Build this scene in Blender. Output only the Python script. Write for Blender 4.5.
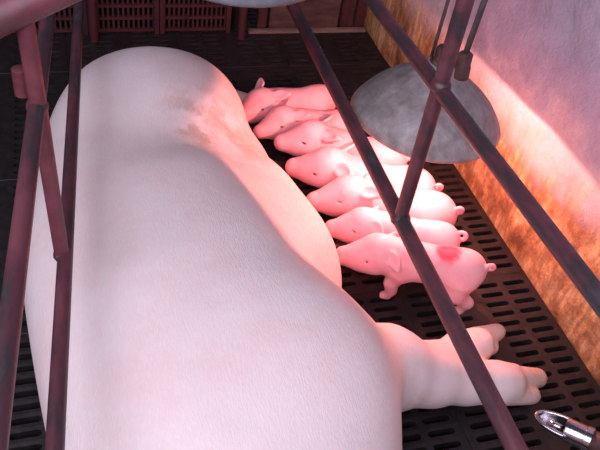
import bpy, bmesh, math, random
import numpy as np
from mathutils import Vector, Matrix

for o in list(bpy.data.objects):
    bpy.data.objects.remove(o, do_unlink=True)
scn = bpy.context.scene
COL = scn.collection
random.seed(4)

# ------------------------------------------------------------------ camera
F_PX, PITCH, YAW, ROLL, CAM_H = 705.84, .74647, .3895, .17861, 1.3
_cp, _sp, _cy, _sy = math.cos(PITCH), math.sin(PITCH), math.cos(YAW), math.sin(YAW)
FW = Vector((_sy*_cp, _cy*_cp, -_sp))
_r = Vector((_cy, -_sy, 0)); _u = _r.cross(FW)
RT = math.cos(ROLL)*_r + math.sin(ROLL)*_u
UP = -math.sin(ROLL)*_r + math.cos(ROLL)*_u
CAM = Vector((0, 0, CAM_H))
cd = bpy.data.cameras.new('camera'); cam = bpy.data.objects.new('camera', cd); COL.objects.link(cam)
cd.sensor_width = 36; cd.lens = F_PX/600*36; cd.clip_start = .02; cd.clip_end = 50
M = Matrix((RT, UP, -FW)).transposed().to_4x4(); M.translation = CAM
cam.matrix_world = M
scn.camera = cam

def ray(px, py):
    return (FW*F_PX + RT*(px-300) - UP*(py-225)).normalized()
def at(px, py, z):
    d = ray(px, py); return CAM + d*((z-CAM_H)/d.z)

# ------------------------------------------------------------------ world, light, exposure
w = bpy.data.worlds.new('world'); scn.world = w; w.use_nodes = True
bg = w.node_tree.nodes['Background']; bg.inputs[0].default_value = (.74, .66, .98, 1); bg.inputs[1].default_value = .07

ld = bpy.data.lights.new('window_light', 'AREA'); lo = bpy.data.objects.new('window_light', ld); COL.objects.link(lo)
ld.shape = 'RECTANGLE'; ld.size = 2.8; ld.size_y = 1.9; ld.energy = 82; ld.color = (.88, .82, 1.0)
lo.location = (-.75, -.35, 1.95)
lo.rotation_euler = (Vector((.25, .75, .2))-lo.location).to_track_quat('-Z', 'Y').to_euler()

scn.view_settings.view_transform = 'Standard'
scn.view_settings.look = 'None'
scn.view_settings.gamma = 1
scn.view_settings.use_curve_mapping = False
scn.view_settings.exposure = 0

# ------------------------------------------------------------------ materials
def new_mat(name):
    m = bpy.data.materials.new(name); m.use_nodes = True
    nt = m.node_tree; nt.nodes.clear()
    out = nt.nodes.new('ShaderNodeOutputMaterial'); b = nt.nodes.new('ShaderNodeBsdfPrincipled')
    nt.links.new(b.outputs[0], out.inputs[0])
    return m, nt, b, out
def N(nt, t, **k):
    n = nt.nodes.new(t)
    for a, v in k.items(): setattr(n, a, v)
    return n
def coords(nt, scale=(1,1,1), kind='Object'):
    tc = N(nt, 'ShaderNodeTexCoord'); mp = N(nt, 'ShaderNodeMapping'); mp.inputs['Scale'].default_value = scale
    nt.links.new(tc.outputs[kind], mp.inputs[0]); return mp.outputs[0]
def noise(nt, vec, scale, detail=4, rough=.6):
    n = N(nt, 'ShaderNodeTexNoise'); n.inputs['Scale'].default_value = scale
    n.inputs['Detail'].default_value = detail; n.inputs['Roughness'].default_value = rough
    nt.links.new(vec, n.inputs['Vector']); return n.outputs[0]
def ramp(nt, fac, stops):
    r = N(nt, 'ShaderNodeValToRGB'); e = r.color_ramp.elements
    while len(e) < len(stops): e.new(.5)
    for i, (p, c) in enumerate(stops):
        e[i].position = p; e[i].color = (*c, 1) if len(c) == 3 else c
    nt.links.new(fac, r.inputs[0]); return r.outputs[0]
def mix(nt, fac, a, b, blend='MIX'):
    m = N(nt, 'ShaderNodeMix', data_type='RGBA', blend_type=blend)
    for sock, v in ((m.inputs[0], fac), (m.inputs[6], a), (m.inputs[7], b)):
        if isinstance(v, (int, float)): sock.default_value = v
        elif isinstance(v, tuple): sock.default_value = (*v, 1)
        else: nt.links.new(v, sock)
    return m.outputs[2]
def bump(nt, b, h, strength, dist=.01):
    n = N(nt, 'ShaderNodeBump'); n.inputs['Strength'].default_value = strength; n.inputs['Distance'].default_value = dist
    nt.links.new(h, n.inputs['Height']); nt.links.new(n.outputs[0], b.inputs['Normal'])
def sep(nt, vec):
    s = N(nt, 'ShaderNodeSeparateXYZ'); nt.links.new(vec, s.inputs[0]); return s.outputs
def math_n(nt, op, a, b=None, c=None):
    m = N(nt, 'ShaderNodeMath', operation=op)
    for i, v in enumerate((a, b, c)):
        if v is None: continue
        if isinstance(v, (int, float)): m.inputs[i].default_value = v
        else: nt.links.new(v, m.inputs[i])
    return m.outputs[0]
def maprange(nt, v, a, b, c=0., d=1.):
    m = N(nt, 'ShaderNodeMapRange', interpolation_type='SMOOTHSTEP')
    nt.links.new(v, m.inputs[0])
    for i, x in enumerate((a, b, c, d)): m.inputs[i+1].default_value = x
    return m.outputs[0]

def mottled(name, stops, scale=20, rough=.6, metal=0., bs=.3, bd=.004, stretch=(1,1,1)):
    m, nt, b, out = new_mat(name)
    v = coords(nt, stretch); f = noise(nt, v, scale, 6, .65)
    nt.links.new(ramp(nt, f, stops), b.inputs['Base Color'])
    b.inputs['Roughness'].default_value = rough; b.inputs['Metallic'].default_value = metal
    bump(nt, b, noise(nt, v, scale*4, 4), bs, bd)
    return m

def wall_material():
    m, nt, b, out = new_mat('plaster_wall')
    v = coords(nt); z = sep(nt, v)[2]
    n1 = noise(nt, v, 3.2, 5); n2 = noise(nt, v, 11, 6, .68)
    n3 = noise(nt, coords(nt, (22, 22, 4)), 2.2, 5)          # vertical drip streaks
    plaster = ramp(nt, n2, [(.3, (.42, .37, .45)), (.55, (.51, .455, .55)), (.75, (.60, .54, .63))])
    dirt = ramp(nt, n2, [(.34, (.15, .058, .018)), (.47, (.42, .205, .075)), (.56, (.60, .37, .17)), (.70, (.74, .54, .32))])
    dirt = mix(nt, maprange(nt, n3, .40, .62), mix(nt, .55, dirt, (.16, .075, .04)), dirt)
    # dirt line rises and falls along the wall
    h = math_n(nt, 'ADD', z, math_n(nt, 'MULTIPLY', math_n(nt, 'SUBTRACT', n1, .5), -.30))
    h = math_n(nt, 'ADD', h, math_n(nt, 'MULTIPLY', math_n(nt, 'SUBTRACT', n2, .5), -.22))
    cl = mix(nt, maprange(nt, h, .20, .36), dirt, mix(nt, .4, plaster, (.82, .70, .60)))  # tan fade above the dirt, whitened: the lamp's brightness is put into the colour
    cl = mix(nt, maprange(nt, h, .35, .42), cl, plaster)
    nt.links.new(cl, b.inputs['Base Color']); b.inputs['Roughness'].default_value = .85
    hh = math_n(nt, 'ADD', noise(nt, v, 9, 6, .7), math_n(nt, 'MULTIPLY', noise(nt, v, 90, 4), .35))
    bump(nt, b, hh, .55, .02)
    return m

def skin_material(name, pale, pink, sow=False, spot=None):
    m, nt, b, out = new_mat(name)
    v = coords(nt)
    n1 = noise(nt, v, 7 if sow else 18, 4)
    c = mix(nt, maprange(nt, n1, .38, .68, 0, .55), pale, pink)
    if sow:
        x, y, z = sep(nt, v)
        udder = maprange(nt, math_n(nt, 'ADD', x, math_n(nt, 'MULTIPLY', math_n(nt, 'SUBTRACT', n1, .5), .12)), .30, .50)
        udder = math_n(nt, 'MULTIPLY', udder, maprange(nt, y, .86, 1.0))
        c = mix(nt, math_n(nt, 'MULTIPLY', udder, .75), c, (.82, .44, .40))  # pinker udder skin, deepened so the lamp's red glow is in the colour
        # brownish dirt in the flank fold
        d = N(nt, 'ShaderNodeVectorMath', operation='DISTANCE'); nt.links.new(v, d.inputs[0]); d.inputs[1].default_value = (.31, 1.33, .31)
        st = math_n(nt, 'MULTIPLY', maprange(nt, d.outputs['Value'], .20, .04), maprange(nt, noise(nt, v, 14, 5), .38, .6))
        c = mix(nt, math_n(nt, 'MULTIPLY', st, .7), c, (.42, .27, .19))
        # hooves and muddy feet
        hf = math_n(nt, 'MULTIPLY', maprange(nt, math_n(nt, 'ADD', x, math_n(nt, 'MULTIPLY', noise(nt, v, 30, 3), .06)), .84, .96), .75)
        c = mix(nt, hf, c, (.50, .27, .17))
        vor = N(nt, 'ShaderNodeTexVoronoi'); vor.inputs['Scale'].default_value = 4.2; nt.links.new(v, vor.inputs['Vector'])
        c = mix(nt, maprange(nt, vor.outputs['Distance'], .035, .012), c, (.40, .26, .22))
        hair = noise(nt, coords(nt, (150, 26, 60)), 2.6, 3, .7)
        c = mix(nt, maprange(nt, hair, .45, .7, 0, .35), c, (.92, .84, .78))
        bump(nt, b, math_n(nt, 'ADD', hair, math_n(nt, 'MULTIPLY', noise(nt, v, 22, 3), 1.2)), .28, .006)
    else:
        if spot:
            d = N(nt, 'ShaderNodeVectorMath', operation='DISTANCE'); nt.links.new(v, d.inputs[0]); d.inputs[1].default_value = spot
            q = math_n(nt, 'ADD', d.outputs['Value'], math_n(nt, 'MULTIPLY', noise(nt, v, 60, 3), .02))
            c = mix(nt, math_n(nt, 'MULTIPLY', maprange(nt, q, .054, .032), 1.0), c, (.80, .03, .09))
        bump(nt, b, noise(nt, coords(nt, (90, 200, 200)), 2.2, 3, .7), .22, .003)
    nt.links.new(c, b.inputs['Base Color'])
    b.inputs['Roughness'].default_value = .55
    b.inputs['Subsurface Weight'].default_value = .18
    b.inputs['Subsurface Radius'].default_value = (1.0, .35, .22)
    b.inputs['Subsurface Scale'].default_value = .012
    return m

MAT = {}
MAT['wall'] = wall_material()
MAT['sow'] = skin_material('sow_skin', (.84, .72, .69), (.80, .60, .565), sow=True)
MAT['piglet'] = skin_material('piglet_skin', (.85, .43, .46), (.78, .26, .31))
MAT['piglet_spot'] = skin_material('piglet_skin_red_mark', (.85, .43, .46), (.78, .26, .31), spot=(-.058, .0, .180))
MAT['slat'] = mottled('black_plastic_floor', [(.35, (.009, .0075, .0075)), (.6, (.019, .016, .016)), (.8, (.045, .037, .035))], 25, .5, 0, .25)
MAT['pit'] = mottled('pit_bottom', [(.35, (.004, .004, .004)), (.7, (.012, .011, .011))], 9, .35)
MAT['red'] = mottled('worn_dark_red_paint', [(.36, (.13, .042, .052)), (.48, (.085, .028, .035)), (.57, (.035, .026, .029)), (.76, (.10, .088, .094))], 16, .42, .0, .35, .002, (1, .35, 1))
MAT['redpink'] = mottled('faded_red_paint', [(.35, (.20, .055, .068)), (.6, (.13, .032, .042)), (.8, (.07, .04, .042))], 18, .5, 0, .3, .002)
MAT['alu'] = mottled('dusty_grey_aluminium', [(.3, (.20, .175, .165)), (.48, (.31, .275, .262)), (.6, (.37, .34, .33)), (.75, (.50, .47, .46))], 30, .6, .25, .5, .003)
MAT['greyrim'] = mottled('dull_dark_grey_metal', [(.3, (.10, .10, .115)), (.7, (.18, .175, .19))], 20, .6)
MAT['cable'] = mottled('dirty_black_cable', [(.3, (.03, .025, .025)), (.7, (.09, .075, .075))], 60, .55)
MAT['plug'] = mottled('dark_red_plug_rubber', [(.3, (.05, .022, .022)), (.7, (.12, .055, .05))], 50, .5)
MAT['crate'] = mottled('dark_red_plastic', [(.3, (.032, .008, .010)), (.7, (.065, .015, .018))], 20, .6)
MAT['board'] = mottled('brown_board', [(.3, (.035, .018, .014)), (.5, (.065, .036, .028)), (.75, (.11, .07, .055))], 9, .8, 0, .4, .004, (1, 1, 4))
MAT['sill'] = mottled('grey_wood_sill', [(.3, (.10, .075, .06)), (.7, (.24, .18, .15))], 30, .8, 0, .4, .004, (.3, 1, 1))
m, nt, b, out = new_mat('chrome'); b.inputs['Base Color'].default_value = (.62, .60, .62, 1); b.inputs['Metallic'].default_value = 1; b.inputs['Roughness'].default_value = .18
bump(nt, b, noise(nt, coords(nt), 120, 3), .08, .002); MAT['chrome'] = m
m, nt, b, out = new_mat('dark_eye'); b.inputs['Base Color'].default_value = (.16, .05, .05, 1); b.inputs['Roughness'].default_value = .4; MAT['eye'] = m
m, nt, b, out = new_mat('bulb_glass')
tr = N(nt, 'ShaderNodeBsdfTransparent'); gl = N(nt, 'ShaderNodeBsdfGlossy'); gl.inputs['Roughness'].default_value = .05
mx = N(nt, 'ShaderNodeMixShader'); mx.inputs[0].default_value = .06
nt.links.new(tr.outputs[0], mx.inputs[1]); nt.links.new(gl.outputs[0], mx.inputs[2]); nt.links.new(mx.outputs[0], out.inputs[0]); MAT['glass'] = m

# ------------------------------------------------------------------ mesh helpers
def link(name, me, mat, parent=None, smooth=True):
    o = bpy.data.objects.new(name, me); COL.objects.link(o)
    if mat is not None and not me.materials: me.materials.append(mat)
    if smooth and len(me.polygons): me.polygons.foreach_set('use_smooth', [True]*len(me.polygons))
    if parent is not None: o.parent = parent
    return o
def empty(name, loc=(0,0,0)):
    o = bpy.data.objects.new(name, None); COL.objects.link(o); o.location = loc; o.empty_display_size = .1; return o
def tag(o, label, cat, group=None):
    o['label'] = label; o['category'] = cat
    if group: o['group'] = group
    return o
def bm_mesh(bm, name='m'):
    me = bpy.data.meshes.new(name); bmesh.ops.recalc_face_normals(bm, faces=bm.faces[:]); bm.to_mesh(me); bm.free(); return me
def box(bm, c, s, bevel=0.):
    r = bmesh.ops.create_cube(bm, size=1, matrix=Matrix.Translation(c) @ Matrix.Diagonal((*s, 1)))
    if bevel:
        es = list({e for v in r['verts'] for e in v.link_edges})
        bmesh.ops.bevel(bm, geom=es, offset=bevel, segments=2, affect='EDGES')
def tube(bm, pts, rad, n=14, caps=True):
    pts = [Vector(p) for p in pts]
    rads = rad if isinstance(rad, (list, tuple)) else [rad]*len(pts)
    rings = []; prev = None
    for i, p in enumerate(pts):
        t = (pts[min(i+1, len(pts)-1)]-pts[max(i-1, 0)]).normalized()
        if prev is None:
            a = Vector((0,0,1)) if abs(t.z) < .9 else Vector((1,0,0)); x = t.cross(a).normalized()
        else: x = (prev - t*prev.dot(t)).normalized()
        prev = x; y = t.cross(x)
        rings.append([bm.verts.new(p + (x*math.cos(2*math.pi*k/n)+y*math.sin(2*math.pi*k/n))*rads[i]) for k in range(n)])
    for A, B in zip(rings, rings[1:]):
        for k in range(n): bm.faces.new((A[k], A[(k+1)%n], B[(k+1)%n], B[k]))
    if caps: bm.faces.new(rings[0][::-1]); bm.faces.new(rings[-1])
def tube_mesh(pts, rad, n=14):
    bm = bmesh.new(); tube(bm, pts, rad, n); return bm_mesh(bm)
def lathe(bm, prof, n=48, wob=None, mat=None):
    rings = []
    for i, (r, z) in enumerate(prof):
        rg = []
        for k in range(n):
            a = 2*math.pi*k/n; rr, zz = r, z
            if wob: rr, zz = wob(r, z, a)
            p = Vector((rr*math.cos(a), rr*math.sin(a), zz))
            rg.append(bm.verts.new(mat @ p if mat else p))
        rings.append(rg)
    for A, B in zip(rings, rings[1:]):
        for k in range(n): bm.faces.new((A[k], A[(k+1)%n], B[(k+1)%n], B[k]))
    return rings
def shade_auto(me, ang=40):
    bm = bmesh.new(); bm.from_mesh(me)
    for e in bm.edges:
        e.smooth = not (len(e.link_faces) == 2 and e.calc_face_angle(0) > math.radians(ang))
    bm.to_mesh(me); bm.free()

# ---- signed-distance modelling of animals (smooth unions, then a surface-net mesh)
class SDF:
    def __init__(s, lo, hi, h):
        s.lo = np.array(lo, float); s.h = h
        s.n = np.ceil((np.array(hi)-s.lo)/h).astype(int)+1
        s.ax = [s.lo[i]+np.arange(s.n[i])*h for i in range(3)]
        s.d = np.full(s.n, 1.0, np.float32)
    def _box(s, lo, hi):
        sl = tuple(slice(max(0, int((lo[i]-s.lo[i])/s.h)), min(s.n[i], int((hi[i]-s.lo[i])/s.h)+2)) for i in range(3))
        X, Y, Z = np.meshgrid(*[s.ax[i][sl[i]] for i in range(3)], indexing='ij'); return sl, X, Y, Z
    def join(s, sl, d, k):
        a = s.d[sl]
        if k <= 0: s.d[sl] = np.minimum(a, d); return
        hh = np.clip(.5+.5*(a-d)/k, 0, 1); s.d[sl] = a*(1-hh)+d*hh-k*hh*(1-hh)
    def carve(s, sl, d, k):
        a = s.d[sl]; hh = np.clip(.5-.5*(a+d)/k, 0, 1); s.d[sl] = a*(1-hh)-d*hh+k*hh*(1-hh)
    def cap(s, a, b, ra, rb, k=.02, sub=False):
        a = np.array(a, float); b = np.array(b, float); R = max(ra, rb)+k*1.5+2*s.h
        sl, X, Y, Z = s._box(np.minimum(a, b)-R, np.maximum(a, b)+R)
        ab = b-a; t = np.clip(((X-a[0])*ab[0]+(Y-a[1])*ab[1]+(Z-a[2])*ab[2])/max(ab@ab, 1e-9), 0, 1)
        d = np.sqrt((X-a[0]-t*ab[0])**2+(Y-a[1]-t*ab[1])**2+(Z-a[2]-t*ab[2])**2)-(ra+(rb-ra)*t)
        (s.carve if sub else s.join)(sl, d, k)
    def chain(s, pts, rs, k=.02):
        for i in range(len(pts)-1): s.cap(pts[i], pts[i+1], rs[i], rs[i+1], k)
    def ell(s, c, r, k=.02, rot=None, sub=False):
        c = np.array(c, float); r = np.array(r, float); R = r.max()+k*1.5+2*s.h
        sl, X, Y, Z = s._box(c-R, c+R)
        P = np.stack([X-c[0], Y-c[1], Z-c[2]], -1)
        if rot is not None: P = P @ np.array(rot)          # columns = local axes
        k0 = np.sqrt(((P/r)**2).sum(-1)); k1 = np.sqrt(((P/(r*r))**2).sum(-1))
        d = k0*(k0-1)/np.maximum(k1, 1e-6)
        (s.carve if sub else s.join)(sl, d, k)
    def mesh(s, name):
        d = s.d; ins = d < 0; nx, ny, nz = d.shape
        acc = np.zeros((nx-1, ny-1, nz-1, 3), np.float32); cnt = np.zeros((nx-1, ny-1, nz-1), np.float32)
        crn = {}
        for i in (0,1):
            for j in (0,1):
                for k in (0,1): crn[i,j,k] = d[i:nx-1+i, j:ny-1+j, k:nz-1+k]
        for a in crn:
            for ax in range(3):
                if a[ax]: continue
                b = list(a); b[ax] = 1; b = tuple(b); da, db = crn[a], crn[b]
                m = (da < 0) != (db < 0)
                t = np.where(m, da/np.where(m, da-db, 1), 0)
                for q in range(3):
                    acc[..., q] += np.where(m, a[q] + (t if q == ax else 0), 0)
                cnt += m
        act = cnt > 0; idx = np.full(act.shape, -1, int); idx[act] = np.arange(act.sum())
        cells = np.argwhere(act); V = (cells + acc[act]/cnt[act][:, None])*s.h + s.lo
        F = []
        for ax in range(3):
            o1, o2 = [(1,2),(2,0),(0,1)][ax]
            sa = [slice(None)]*3; sb = [slice(None)]*3; sa[ax] = slice(0, -1); sb[ax] = slice(1, None)
            cr = ins[tuple(sa)] != ins[tuple(sb)]
            E = np.argwhere(cr); 
            ok = (E[:, o1] > 0) & (E[:, o2] > 0) & (E[:, o1] < d.shape[o1]-1) & (E[:, o2] < d.shape[o2]-1); E = E[ok]
            fl = ins[tuple(sa)][tuple(E.T)]
            def g(a, b):
                Q = E.copy(); Q[:, o1] -= a; Q[:, o2] -= b; return idx[tuple(Q.T)]
            q = np.stack([g(1,1), g(0,1), g(0,0), g(1,0)], 1); q[~fl] = q[~fl][:, ::-1]; F.append(q)
        F = np.concatenate(F); me = bpy.data.meshes.new(name)
        me.from_pydata(V.tolist(), [], F.tolist()); me.update()
        return me
def basis(x, up):
    x = np.array(x, float); x /= np.linalg.norm(x); u = np.array(up, float); u -= x*(u@x); u /= np.linalg.norm(u)
    return np.stack([x, np.cross(u, x), u], 1)

# ------------------------------------------------------------------ setting: walls
WALL_X, BACK_Y = 1.0946, 2.336
def rough_wall():
    rng = np.random.RandomState(3)
    ny, nz = 150, 70; ys = np.linspace(-.55, 3.6, ny); zs = np.linspace(-.45, 1.9, nz)
    base = np.zeros((ny, nz))
    for fq, amp in ((3, .004), (7, .004), (15, .0025), (28, .0014)):
        for _ in range(5):
            ky, kz = rng.normal(0, fq, 2); base += amp*np.sin(ky*ys[:, None]+kz*zs[None]+rng.rand()*6.28)*.6
    verts = [(WALL_X+.001-abs(0)+base[i, j]*.8+.004, ys[i], zs[j]) for i in range(ny) for j in range(nz)]
    faces = [(i*nz+j, i*nz+j+1, (i+1)*nz+j+1, (i+1)*nz+j) for i in range(ny-1) for j in range(nz-1)]
    n0 = len(verts)
    verts += [(WALL_X+.16, -.55, -.45), (WALL_X+.16, 3.6, -.45), (WALL_X+.16, 3.6, 1.9), (WALL_X+.16, -.55, 1.9)]
    c = [0, (ny-1)*nz, (ny-1)*nz+nz-1, nz-1]
    faces.append((n0+3, n0+2, n0+1, n0))
    faces.append(tuple([i*nz for i in range(ny)]) + (n0+1, n0))
    faces.append(tuple([i*nz+nz-1 for i in range(ny)][::-1]) + (n0+3, n0+2))
    faces.append(tuple([j for j in range(nz)][::-1]) + (n0, n0+3))
    faces.append(tuple([(ny-1)*nz+j for j in range(nz)]) + (n0+2, n0+1))
    me = bpy.data.meshes.new('wall'); me.from_pydata(verts, [], faces); me.update()
    me.polygons.foreach_set('use_smooth', [True]*len(me.polygons)); shade_auto(me, 50)
    return me
o = bpy.data.objects.new('wall_right', rough_wall()); COL.objects.link(o); o.data.materials.append(MAT['wall'])
o['kind'] = 'structure'; o['label'] = 'plastered wall with brown dirt along its foot'

# ------------------------------------------------------------------ setting: slotted plastic floor
CP, RP, RIB, TH = .0796, .0312, .020, .022
NC, NR = 4, 16
PW = NC*CP + 3*RIB - .002; PH = NR*RP + .030
def panel_mesh():
    bm = bmesh.new()
    SL, SW = .064, .0142
    hole = []
    for sx, a0 in ((1, -90), (-1, 90)):
        for k in range(5):
            a = math.radians(a0 + k*45)
            hole.append((sx*(SL/2-SW/2)+math.cos(a)*SW/2, math.sin(a)*SW/2))
    def rectpt(x, y, hx, hy):   # push a hole point outwards to the cell border
        X = hx*(1 if x > 0 else -1) if abs(y) < SW/2*.8 else (x*(hx/(SL/2-SW/2)) if True else x)
        X = max(-hx, min(hx, X)); Y = hy*max(-1, min(1, y/(SW/2*.99)))
        return X, Y
    zt, zb = 0., -TH
    xs = []; x = -PW/2 + RIB/2
    for c in range(NC):
        xs.append(x + CP/2); x += CP
        if c == 1: x += 2*RIB - .002
    y0 = -PH/2 + .015
    def quad(pts, z): bm.faces.new([bm.verts.new((px, py, z)) for px, py in pts])
    for cx in xs:
        for r in range(NR):
            cy = y0 + RP*(r+.5); n = len(hole)
            H = [bm.verts.new((cx+a, cy+b, zt-.0006)) for a, b in hole]
            Hb = [bm.verts.new((cx+a*.97, cy+b*.9, zb)) for a, b in hole]
            R = [bm.verts.new((cx+q[0], cy+q[1], zt)) for q in (rectpt(a, b, CP/2, RP/2) for a, b in hole)]
            for k in range(n):
                j = (k+1) % n
                bm.faces.new((R[k], R[j], H[j], H[k])); bm.faces.new((H[k], H[j], Hb[j], Hb[k]))
    # borders and the middle rib
    X0, X1, Y0, Y1 = -PW/2, PW/2, -PH/2, PH/2
    xa, xb = X0+RIB/2, X1-RIB/2; ya, yb = y0, y0+NR*RP
    m0, m1 = xs[1]+CP/2, xs[2]-CP/2
    e = .0008; g = .0001
    for (p, q, r, s_) in (((X0+g+e), xa, Y0+g+e, Y1-g-e), (xb, X1-g-e, Y0+g+e, Y1-g-e), (xa, xb, Y0+g+e, ya), (xa, xb, yb, Y1-g-e), (m0, m1, ya, yb)):
        quad([(p, r), (q, r), (q, s_), (p, s_)], zt)
    # bevelled outer lip and skirt
    lo = [(X0+g+e, Y0+g+e), (X1-g-e, Y0+g+e), (X1-g-e, Y1-g-e), (X0+g+e, Y1-g-e)]
    mi = [(X0+g, Y0+g), (X1-g, Y0+g), (X1-g, Y1-g), (X0+g, Y1-g)]
    for k in range(4):
        j = (k+1) % 4
        a = [bm.verts.new((*lo[k], 0)), bm.verts.new((*lo[j], 0)), bm.verts.new((*mi[j], -e)), bm.verts.new((*mi[k], -e))]; bm.faces.new(a)
        bm.faces.new([a[3], a[2], bm.verts.new((*mi[j], -.03)), bm.verts.new((*mi[k], -.03))])
    bmesh.ops.remove_doubles(bm, verts=bm.verts[:], dist=.0002)
    me = bm_mesh(bm, 'floor_panel'); me.materials.append(MAT['slat'])
    if sum(p.normal.z*p.area for p in me.polygons) < 0: me.flip_normals()
    return me
bm = bmesh.new()
box(bm, (-.05, 1.2, -.43), (2.4, 3.6, .04))
for k in range(7): box(bm, (-.05, -.0 + k*PH + 1.044-2*PH, -.25), (2.4, .05, .3))
fl = link('floor', bm_mesh(bm), MAT['pit'], smooth=False)
fl['kind'] = 'structure'; fl['label'] = 'black slotted plastic pen floor'
pm = panel_mesh()
for i in range(6):
    for j in range(-3, 4):
        q = link('floor_panel', pm, None, fl, smooth=False)
        q.location = (WALL_X - (PW+.0005)*(i+.5), 1.044 + (PH+.0005)*(j+.5), random.uniform(-.0002, .0002))

# ------------------------------------------------------------------ setting: back partition
bw = empty('wall_back', (0, BACK_Y, 0)); bw['kind'] = 'structure'; bw['label'] = 'low dark red and brown back partition of the pen'
def bpart(name, mat, boxes, bevel=0., stuff=False):
    bm = bmesh.new()
    for c, s in boxes: box(bm, c, s, bevel)
    o = link(name, bm_mesh(bm), MAT[mat], bw, smooth=False)
    if stuff: o['kind'] = 'stuff'
    return o
def slotted(x0, x1):
    cell, rh = .0165, .046; bx = []; top = .56
    z = .012; rows = int((top-z)/rh)
    for r in range(rows+1): bx.append((((x0+x1)/2, .020, z+r*rh), (x1-x0, .018, .011)))
    n = int((x1-x0)/cell)
    for k in range(n+1): bx.append(((x0+(x1-x0)*k/n, .022, (z+z+rows*rh)/2), (.007, .014, rows*rh)))
    bx.append(((x0+.007, .018, .28), (.016, .03, .56))); bx.append(((x1-.007, .018, .28), (.016, .03, .56)))
    return bx
for x0, x1 in ((-.62, -.265), (-.26, .02), (.025, .285), (.29, .545)):
    bpart('slotted_panel', 'crate', slotted(x0, x1), 0, True)
bpart('back_sheet', 'pit', [((-.05, .075, .28), (1.3, .01, .56))])
bpart('board', 'board', [((.835, .03, .30), (.275, .02, .60))], .002)
bpart('board', 'board', [((1.042, .045, .30), (.10, .02, .60))], .002)
bpart('sill', 'sill', [((.85, .004, .006), (.47, .022, .016))], .003)
for x in (.665, .992, 1.052):
    bpart('post', 'crate', [((x, .012, .35), (.034, .022, .66))], .003)
bpart('top_rail', 'crate', [((.24, .025, .61), (1.72, .04, .05))], .004)

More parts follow.
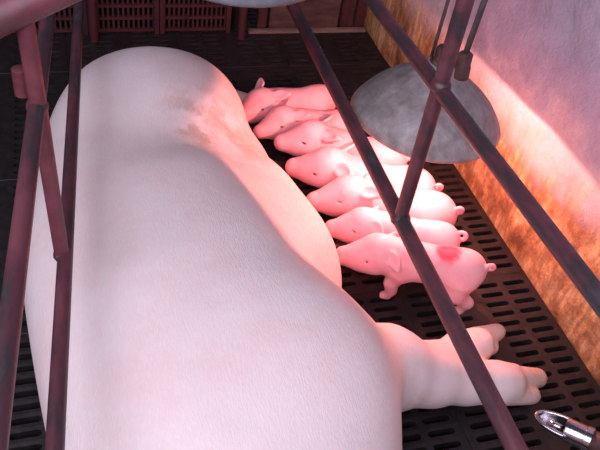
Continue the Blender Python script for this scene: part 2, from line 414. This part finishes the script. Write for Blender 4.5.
# ------------------------------------------------------------------ the sow
def build_sow():
    S = SDF((-.24, -.32, -.03), (1.04, 2.06, .50), .0085)
    # trunk: stations y, centre x, half width to the back, half width to the belly, top z
    st = np.array([(-.05, .20, .10, .10, .24), (.15, .19, .16, .16, .31), (.35, .185, .235, .25, .365), (.55, .185, .275, .30, .400), (.75, .185, .305, .285, .408),
                   (.95, .175, .318, .258, .402), (1.10, .160, .315, .235, .390), (1.25, .150, .293, .200, .370), (1.38, .145, .260, .190, .352), (1.5, .150, .238, .20, .352),
                   (1.62, .165, .20, .18, .33), (1.8, .18, .12, .12, .26)])
    yf = np.linspace(-.4, 2.2, 800); K = np.exp(-.5*(np.arange(-60, 61)/20.)**2); K /= K.sum()
    def sm(c): return np.convolve(np.pad(np.interp(yf, st[:, 0], st[:, c]), 60, mode='edge'), K, 'valid')
    X, Y, Z = np.meshgrid(*S.ax, indexing='ij')
    cx = np.interp(Y, yf, sm(1)); top = np.interp(Y, yf, sm(4))
    a = np.where(X < cx, np.interp(Y, yf, sm(2)), np.interp(Y, yf, sm(3)))
    zb = -.05; b = (top-zb)/2; cz = (top+zb)/2; n = np.where(X < cx, 2.3, 2.05)
    q = ((np.abs(X-cx)/a)**n + (np.abs(Z-cz)/b)**n)**(1/n)
    d = (q-1)*np.minimum(a, b)
    dy = np.maximum(.1-Y, Y-1.62); d = np.where(dy > 0, np.sqrt(np.maximum(d, 0)**2+dy**2)+np.minimum(d, 0), d)
    dy2 = np.maximum(.02-Y, Y-1.68); d = np.maximum(d, dy2)
    S.d = np.minimum(S.d, d.astype(np.float32))
    # rump, ham and thigh
    S.ell((.170, 1.50, .165), (.235, .300, .205), .08)
    S.ell((.250, 1.545, .175), (.155, .17, .165), .05)
    S.chain([(.27, 1.58, .17), (.325, 1.63, .11)], [.12, .060], .04)
    S.chain([(.33, 1.66, .10), (.37, 1.80, .065), (.43, 1.86, .04), (.50, 1.835, .034)], [.065, .042, .034, .03], .02)
    # belly and udder
    S.ell((.325, 1.14, .115), (.190, .33, .170), .055)
    S.ell((.41, 1.045, .12), (.122, .19, .135), .05)
    S.ell((.350, 1.42, .10), (.115, .15, .115), .04)
    for i in range(7):
        t = i/6; y = .96+t*.56; x = .475-.085*max(0, t-.35)**1.2*2 - .02*(1-t)
        S.ell((x-.03, y, .10), (.055, .048, .062), .035)
        S.cap((x+.005, y, .095), (x+.045, y+.004, .085), .012, .008, .012)
    # shoulder and forelegs (upper leg in front, lower leg on the floor behind it)
    S.ell((.29, .68, .23), (.205, .21, .165), .07)
    A = lambda x, y, z: tuple(at(x, y, z))
    S.chain([(.37, .68, .20), A(385, 368, .14), A(430, 377, .10)], [.135, .080, .058], .045)
    S.chain([A(430, 377, .10), A(465, 381, .075), A(495, 383, .062), A(508, 384, .055)], [.058, .046, .041, .040], .03)
    S.cap(A(504, 378, .052), A(537, 378, .030), .031, .023, .006)
    S.cap(A(500, 392, .048), A(531, 395, .028), .030, .022, .005)
    S.cap(A(493, 370, .075), A(516, 369, .070), .021, .012, .008)
    S.cap(A(487, 398, .060), A(501, 401, .055), .014, .009, .010)
    S.chain([(.42, .75, .13), A(432, 368, .07), A(462, 350, .052), A(478, 345, .046)], [.085, .050, .039, .037], .035)
    S.cap(A(476, 340, .045), A(497, 332, .030), .031, .021, .012)
    S.cap(A(474, 350, .042), A(491, 347, .028), .026, .019, .006)
    # neck, head, snout, ears
    S.chain([(.20, .25, .19), (.24, .08, .175), (.31, -.05, .15)], [.19, .165, .13], .06)
    S.chain([(.31, -.05, .15), (.40, -.15, .125), (.47, -.215, .11)], [.115, .075, .062], .04)
    S.ell((.49, -.235, .11), (.06, .06, .022), .01, basis((.07, .06, .0), (.6, -.6, .1)))
    S.ell((.17, -.09, .275), (.10, .065, .016), .02, basis((-.5, -.6, .25), (.1, .2, 1)))
    S.ell((.30, .10, .27), (.09, .06, .016), .02, basis((.5, .5, -.1), (.2, .1, 1)))
    # tail behind the rump
    S.chain([(.12, 1.76, .18), (.08, 1.82, .13), (.07, 1.84, .07)], [.022, .016, .010], .02)
    # flank hollow in front of the thigh and crease behind the elbow
    S.ell((.27, 1.315, .405), (.20, .065, .06), .09, basis((1, .62, -.22), (.1, 0, 1)), sub=True)
    S.cap((.43, .885, .40), (.55, .865, .16), .010, .022, .05, sub=True)
    Xg, Yg, Zg = X, Y, Z
    S.d = np.maximum(S.d, (.003-Zg).astype(np.float32))
    me = S.mesh('sow_body')
    return me
sow = link('sow', build_sow(), MAT['sow'])
tag(sow, 'large pale pink sow lying on her side, belly turned to the piglets', 'pig')
bm = bmesh.new(); bmesh.ops.create_uvsphere(bm, u_segments=12, v_segments=8, radius=.011, matrix=Matrix.Translation((.335, -.125, .262)))
link('eye', bm_mesh(bm), MAT['eye'], sow)

# ------------------------------------------------------------------ piglets
def piglet_mesh(name, pose, yaw=0., roll=0., tail=0):
    """snout towards +x, feet at z = 0; pose 'stand' or 'crouch'"""
    S = SDF((-.25, -.13, -.02), (.25, .13, .25), .0042)
    dz = .008 if pose == 'stand' else -.031
    B = lambda x, y, z: (x, y, z+dz)
    if pose == 'stand':
        S.chain([B(-.112, 0, .128), B(-.055, 0, .124), B(.005, 0, .122), B(.055, 0, .122)], [.050, .046, .046, .046], .03)
        S.ell(B(-.108, 0, .126), (.058, .052, .054), .025)
        S.ell(B(0, 0, .112), (.09, .044, .042), .025)
    else:
        S.chain([B(-.112, 0, .120), B(-.055, 0, .112), B(.005, 0, .110), B(.055, 0, .116)], [.056, .054, .055, .051], .03)
        S.ell(B(-.105, 0, .125), (.062, .056, .058), .03)
        S.ell(B(0, 0, .098), (.10, .052, .052), .03)
    # head, turned by yaw about the neck
    c, s = math.cos(yaw), math.sin(yaw)
    def H(x, y, z):
        x, y = x-.075, y; cr, sr = math.cos(roll), math.sin(roll); zc = z-.118
        y, zc = y*cr-zc*sr, y*sr+zc*cr
        return (.075+x*c-y*s, x*s+y*c, .118+zc+dz*.75)
    def HV(x, y, z):
        cr, sr = math.cos(roll), math.sin(roll); y, z = y*cr-z*sr, y*sr+z*cr; return (x*c-y*s, x*s+y*c, z)
    S.cap(B(.05, 0, .118), H(.105, 0, .124), .051, .050, .03)
    S.ell(H(.116, 0, .128), (.052, .050, .055), .02)
    S.chain([H(.128, 0, .118), H(.156, 0, .108), H(.184, 0, .102)], [.046, .039, .030], .018)
    S.ell(H(.145, 0, .092), (.036, .031, .025), .016)
    S.cap(H(.189, 0, .101), H(.199, 0, .100), .0285, .0275, .004)
    for e in (-1, 1):
        S.ell(H(.126, e*.031, .108), (.030, .021, .026), .014)                     # cheeks
        S.ell(H(.142, e*.031, .137), (.015, .008, .006), .008)                    # brow
        S.ell(H(.142, e*.0425, .1275), (.009, .006, .0035), .003, sub=True)        # eye socket
        av = (-.62, e*.62, .18) if pose != 'stand' else (-.40, e*.62, -.52)
        uv = (.55, e*.35, .75) if pose != 'stand' else (.62, e*.70, .35)
        ax = np.array(HV(*av)); up = HV(*uv); ax = ax/np.linalg.norm(ax); bs = np.array(H(.088, e*.040, .162)); un = basis(ax, up)[:, 2]
        ek = .72 if pose == 'stand' else .88
        S.ell(bs+ax*.018*ek, (.030*ek, .026*ek, .0064), .008, basis(ax, up))                # ear
        S.ell(bs+ax*.040*ek, (.026*ek, .016*ek, .0056), .010, basis(ax, up))
        S.cap(bs+ax*.05*ek, bs+ax*.066*ek, .0068, .0045, .008)
        S.ell(bs+ax*.022*ek+un*.0078, (.028*ek, .017*ek, .0072), .004, basis(ax, up), sub=True)
        S.cap(H(.203, e*.007, .098), H(.212, e*.007, .098), .0035, .0035, .002, sub=True)
    S.cap(H(.17, .018, .093), H(.17, -.018, .093), .0025, .0025, .003, sub=True)   # mouth
    for e in (-1, 1):
        if pose == 'stand':
            fx = .010*e
            S.chain([(.050, e*.030, .095), (.052+fx, e*.034, .060), (.046+fx, e*.034, .034), (.052+fx, e*.034, .014)], [.030, .0165, .0125, .0118], .016)
            S.cap((.052+fx, e*.038, .012), (.066+fx, e*.040, .009), .0095, .007, .006); S.cap((.052+fx, e*.029, .012), (.066+fx, e*.028, .009), .0095, .007, .006)
            hx = -.016*e
            S.chain([(-.105, e*.030, .112), (-.088+hx, e*.036, .075), (-.128+hx, e*.036, .047), (-.118+hx, e*.036, .014)], [.043, .029, .0145, .0120], .018)
            S.cap((-.118+hx, e*.040, .012), (-.104+hx, e*.042, .009), .0095, .007, .006); S.cap((-.118+hx, e*.031, .012), (-.104+hx, e*.030, .009), .0095, .007, .006)
        else:
            S.chain([(.045, e*.032, .060), (.015, e*.046, .030), (.060, e*.045, .014), (.085, e*.043, .011)], [.032, .019, .0135, .0115], .016)
            S.chain([(-.100, e*.030, .072), (-.060, e*.046, .040), (-.125, e*.048, .020), (-.085, e*.046, .012)], [.045, .028, .015, .0115], .018)
    # curled tail
    base = np.array(B(-.160, 0, .142)); pts = [base]
    for k in range(11):
        a = k/10*(5.4 if tail != 1 else 3.6); r = .0105
        pts.append(base + np.array([-.010-r*math.sin(a), (1 if tail < 2 else -1)*.0016*k, .004+r*(1-math.cos(a))]))
    S.chain(pts, list(np.linspace(.0062, .0036, len(pts))), .005)
    Z = S.ax[2][None, None, :]
    S.d = np.maximum(S.d, (.001-Z).astype(np.float32))
    return S.mesh(name), [H(.142, e*.0415, .1275) for e in (-1, 1)]

def eye_mesh():
    bm = bmesh.new(); bmesh.ops.create_uvsphere(bm, u_segments=10, v_segments=6, radius=1, matrix=Matrix.Diagonal((.0070, .003, .0018, 1))); return bm_mesh(bm)
EYE = eye_mesh()
variants = {
    'stand': piglet_mesh('piglet_standing', 'stand', .10, 0, 0),
    'stand_b': piglet_mesh('piglet_standing_tail', 'stand', .15, .1, 2),
    'crouch': piglet_mesh('piglet_crouching', 'crouch', .25, .15, 0),
    'crouch_b': piglet_mesh('piglet_crouching_turned', 'crouch', .05, -.1, 1),
    'crouch_d': piglet_mesh('piglet_crouching_head_aside', 'crouch', .52, .1, 1),
    'crouch_c': piglet_mesh('piglet_crouching_tucked', 'crouch', .32, .1, 2),
}
def piglet(var, snout, tail, label, scale=1., mat='piglet'):
    me, eyes = variants[var]
    me = me.copy() if mat != 'piglet' else me
    s, t = Vector(snout), Vector(tail); dr = s-t; a = math.atan2(dr.y, dr.x); L = dr.length
    sc = scale*L/.385
    o = link('piglet', me, MAT[mat])
    c = t + dr*(.178/.385)
    o.location = (c.x, c.y, .002); o.rotation_euler = (0, 0, a); o.scale = (sc, sc*.88, sc)
    tag(o, label, 'piglet', "piglets nursing along the sow's belly")
    for e in eyes:
        q = link('eye', EYE, MAT['eye'], o); q.location = e
    return o
def P(px, py, z):
    v = at(px, py, z); return (v.x, v.y, 0)
piglet('stand', P(345, 253, .10), P(489, 267, .15), "standing piglet nearest the sow's front legs, red mark on its back", 1.05, 'piglet_spot')
piglet('stand_b', P(331, 222, .10), P(466, 236, .15), 'piglet pressed behind the red-marked piglet, curled tail at its rump')
piglet('crouch', P(314, 195, .075), P(459, 212, .12), 'third piglet in the row counted from the red-marked one', 1.02)
piglet('crouch_b', P(296, 169, .075), P(436, 189, .12), "fourth piglet in the row, its rump just below the lamp hood's rim", 1.05)
piglet('crouch_c', P(287, 137, .075), P(405, 157, .12), "fifth piglet in the row, hindquarters hidden under the lamp hood", 1.09)
piglet('crouch_d', P(261, 120, .075), P(358, 117, .12), 'piglet second from the far end of the row, beside the farthest one', 1.13)
piglet('crouch_d', P(238, 106, .075), P(334, 91, .12), "farthest piglet of the nursing row, snout against the sow's thigh", 1.12)

# ------------------------------------------------------------------ crate side frames
def bar(name, parent, a, b, r, mat='red', seg=10):
    a, b = Vector(a), Vector(b)
    pts = [a.lerp(b, k/seg) for k in range(seg+1)]
    bm = bmesh.new(); tube(bm, pts, r, 16); me = bm_mesh(bm); 
    o = link(name, me, MAT[mat], parent); shade_auto(me, 50); return o
def weld(parent, c, r, axis='y'):
    bm = bmesh.new(); bmesh.ops.create_icosphere(bm, subdivisions=2, radius=r, matrix=Matrix.Translation(c) @ Matrix.Diagonal((1, 1.15, .8, 1)))
    return link('weld_bead', bm_mesh(bm), MAT['red'], parent)
FX = .58
fr = empty('crate_side_frame', (FX, 1.2, 0)); fr_off = Vector((FX, 1.2, 0))
tag(fr, 'dark red pipe frame between the sow and the heat lamp', 'pipe frame', 'pipe side frames of the farrowing crate')
L_ = lambda *v: Vector(v)-fr_off
bar('lower_rail', fr, L_(FX, -.05, .361), L_(FX, 2.325, .424), .0165)
bar('upper_rail', fr, L_(FX, -.05, .712), L_(FX, 2.325, .645), .0135)
bar('post', fr, L_(FX, .905, .385), L_(FX, .915, 1.02), .0140)
bar('top_rail', fr, L_(FX, -.05, 1.03), L_(FX, 2.325, 1.03), .0150)
bar('post', fr, L_(FX, 2.30, .0), L_(FX, 2.30, 1.03), .0160, 'crate')
bar('post', fr, L_(FX, -.04, .0), L_(FX, -.04, 1.03), .0160)
weld(fr, L_(FX, .905, .388), .021); weld(fr, L_(FX, .910, .692), .0195)

lf_off = Vector((-.055, .83, 0)); lf = empty('crate_side_frame', lf_off)
tag(lf, "dark red pipe frame along the sow's back", 'pipe frame', 'pipe side frames of the farrowing crate')
K_ = lambda *v: Vector(v)-lf_off
d0, d1 = Vector((-.073, .491, .45)), Vector((.014, 1.70, .45)); dd = d1-d0
bar('lower_rail', lf, d0-dd*.45-lf_off, d1+dd*.5-lf_off, .0122)
e0, e1 = at(-5, 440, .735), Vector((-.036, 1.13, .735)); ee = e1-e0
bar('upper_rail', lf, e0-ee*.5-lf_off, e1+ee*1.5-lf_off, .0112)
bar('post', lf, K_(-.0535, .832, .455), K_(-.0585, .832, .90), .0115, 'redpink')
g0, g1 = at(0, 17, .865), at(70, -16, .905); gg = g1-g0
bar('brace', lf, g0-gg*3.2-lf_off, g1+gg*.9-lf_off, .0215, 'redpink')
weld(lf, K_(-.0535, .832, .452), .0140); weld(lf, K_(-.058, .832, .735), .0150)
sa, sb = at(23, 94, .735)-lf_off, at(19, 68, .775)-lf_off
bm = bmesh.new(); tube(bm, [sa, sa.lerp(sb, .96), sb], [.0105, .0105, .0085], 18)
me = bm_mesh(bm); link('pipe_stub', me, MAT['redpink'], lf); shade_auto(me)
for y, x in ((2.30, d1.x+dd.x*.495), (-.05, d0.x-dd.x*.445)):
    bar('post', lf, K_(x, y, 0), K_(x, y, .95), .0150, 'crate' if y > 1 else 'red')

# ------------------------------------------------------------------ heat lamp
def heat_lamp(loc, label, lit, seed, cord_top, hoodmat='alu', r0=.178):
    rng = np.random.RandomState(seed); ph = rng.rand(6)*6.28
    root = empty('heat_lamp', loc); tag(root, label, 'lamp', 'hanging heat lamps')
    k = r0/.178
    def wob(r, z, a):
        f = r/.178
        return r*(1+.012*math.sin(2*a+ph[0])*f+.006*math.sin(5*a+ph[1])*f), z + .0022*math.sin(3*a+ph[2])*f
    prof = [(.172, -.001), (.178, -.002), (.1795, .002), (.177, .007), (.168, .020), (.150, .042), (.125, .064), (.098, .083), (.072, .100), (.050, .116), (.034, .130), (.022, .137), (.0, .138)]
    inner = [(.0, .132), (.022, .131), (.045, .113), (.07, .095), (.095, .079), (.122, .060), (.147, .038), (.165, .017), (.172, .006), (.172, -.001)]
    bm = bmesh.new(); lathe(bm, [(r*k, z*k*1.09) for r, z in prof], 64, wob); lathe(bm, [(r*k, z*k*1.09) for r, z in inner], 64, wob)
    bmesh.ops.remove_doubles(bm, verts=bm.verts[:], dist=.0006)
    link('hood', bm_mesh(bm), MAT[hoodmat], root)
    bm = bmesh.new(); lathe(bm, [(0, .185), (.017, .184), (.021, .178), (.021, .150), (.027, .147), (.029, .138), (.030, .126)], 24)
    link('socket', bm_mesh(bm), MAT['plug'], root)
    bm = bmesh.new(); lathe(bm, [(0, .006), (.018, .009), (.033, .022), (.038, .040), (.033, .062), (.020, .085), (.0135, .10), (.0135, .13)], 24)
    link('bulb', bm_mesh(bm), MAT['glass'], root)
    # hanging cable on a bent hook and a mains lead with its coupling
    ct = Vector(cord_top)
    pts = []
    for i in range(15):
        t = i/14; pts.append(Vector((-.012+ct.x*t + .006*math.sin(t*9), .03+ct.y*t+.004*math.sin(t*13), .128+(ct.z-.128)*t)))
    link('hanging_cable', tube_mesh(pts, .0042, 8), MAT['cable'], root)
    lead = [Vector((.0, .0, .18)), Vector((.02, -.004, .200)), Vector((.045, .0, .205))]
    return root
LAMP = Vector((.78, 1.245, .382))
hl = heat_lamp(LAMP, 'dusty grey metal heat lamp hood hanging over the piglets, lit', True, 2, (.01, .04, 1.5))
# coupling of the mains lead, hanging beside the hood's top
pA, pB = at(461, 79, .60)-LAMP, at(466, 52, .655)-LAMP
bm = bmesh.new(); d_ = (pB-pA)
tube(bm, [pA, pA+d_*.04, pA+d_*.45, pA+d_*.55, pA+d_*.92, pB], [.0125, .0145, .0150, .0135, .0150, .010], 18)
me = bm_mesh(bm); link('lead_coupling', me, MAT['plug'], hl); shade_auto(me, 35)
pts = [pB-d_*.05]
top = Vector((.10, .06, 1.5))
for i in range(1, 13):
    t = i/12; q = pB.lerp(top, t); pts.append(q+Vector((.006*math.sin(t*7), 0, 0)))
link('mains_lead', tube_mesh(pts, .0062, 10), MAT['cable'], hl)
sk = Vector((.018, 0, .172))
pts = [sk, sk.lerp(pA, .3)+Vector((0, 0, .006)), sk.lerp(pA, .75)+Vector((0, 0, -.002)), pA+d_*.05]
link('mains_lead', tube_mesh(pts, .0055, 10), MAT['cable'], hl)
bm = bmesh.new(); bmesh.ops.create_uvsphere(bm, u_segments=14, v_segments=8, radius=.010, matrix=Matrix.Translation(at(485, 104, .435)-LAMP) @ Matrix.Diagonal((1, 1, .7, 1)))
link('rim_bolt', bm_mesh(bm), MAT['cable'], hl)
pl = bpy.data.lights.new('filament', 'POINT'); po = bpy.data.objects.new('filament', pl); COL.objects.link(po)
pl.energy = 17.5; pl.color = (1.0, .32, .28); pl.shadow_soft_size = .009
po.parent = hl; po.location = (0, 0, .020)

# the second lamp, only its rim dips into the top of the picture
_rim = at(243, 5, .74); heat_lamp((_rim.x+.03, _rim.y+.174, .74), 'grey lamp hood at the top edge, only its lower rim in view', False, 7, (.0, .0, 1.2), 'greyrim')

# ------------------------------------------------------------------ drinker
dr0 = at(536, 416, .17); dr1 = at(592, 441, .19)
ax = (dr1-dr0).normalized(); Ld = (dr1-dr0).length
rt = empty('nipple_drinker', dr0); tag(rt, 'chrome drinker with open spout on a dark pipe beside the wall', 'drinker')
up_ = Vector((0, 0, 1)); up_ = (up_-ax*ax.dot(up_)).normalized(); sd = ax.cross(up_)
MD = Matrix((ax, sd, up_)).transposed().to_4x4()
def dmesh(prof, n=28):
    bm = bmesh.new(); lathe(bm, prof, n, None, MD @ Matrix.Rotation(math.pi/2, 4, 'Y')); me = bm_mesh(bm); shade_auto(me, 35); return me
R0 = Ld*.215
link('body', dmesh([(R0*.55, Ld*.52), (R0*.95, Ld*.52), (R0, Ld*.55), (R0, Ld*.86), (R0*1.06, Ld*.87), (R0*1.06, Ld*.98), (R0*.9, Ld*1.0), (R0*.3, Ld*1.0)]), MAT['chrome'], rt)
# open spout: oval hoop and a trough below it
bm = bmesh.new(); pts = []
for k in range(25):
    a = math.radians(-100+200*k/24); pts.append(MD @ Vector((Ld*.50-Ld*.50*math.cos(a)*1.0, R0*.98*math.sin(a)/math.sin(math.radians(80))*.98, R0*.25)))
tube(bm, pts, R0*.14, 10); link('spout_hoop', bm_mesh(bm), MAT['chrome'], rt)
bm = bmesh.new(); gr = []
for i in range(13):
    t = i/12; row = []
    for j in range(9):
        a = math.radians(-90+180*j/8); wdt = math.sqrt(max(0, 1-((1-t)**2)))
        row.append(bm.verts.new(MD @ Vector((Ld*.02+Ld*.52*t, R0*.96*wdt*math.sin(a), R0*.25-R0*1.1*wdt*math.cos(a)))))
    gr.append(row)
for A, B in zip(gr, gr[1:]):
    for j in range(8): bm.faces.new((A[j], A[j+1], B[j+1], B[j]))
link('spout_trough', bm_mesh(bm), MAT['chrome'], rt)
link('nipple_pin', tube_mesh([MD @ Vector((Ld*.2, 0, -R0*.1)), MD @ Vector((Ld*.56, 0, -R0*.05))], R0*.28, 12), MAT['chrome'], rt)
q0 = MD @ Vector((Ld*.98, 0, 0)); q1 = MD @ Vector((Ld*1.35, 0, 0))
wl = Vector((WALL_X-.03, (dr0+q1).y-.10, .30))-dr0
link('supply_pipe', tube_mesh([q0, q1, q1.lerp(wl, .35)+Vector((0, 0, -.005)), wl, wl+Vector((0, -.02, .25)), wl+Vector((0, -.02, 1.2))], R0*.92, 16), MAT['plug'], rt)
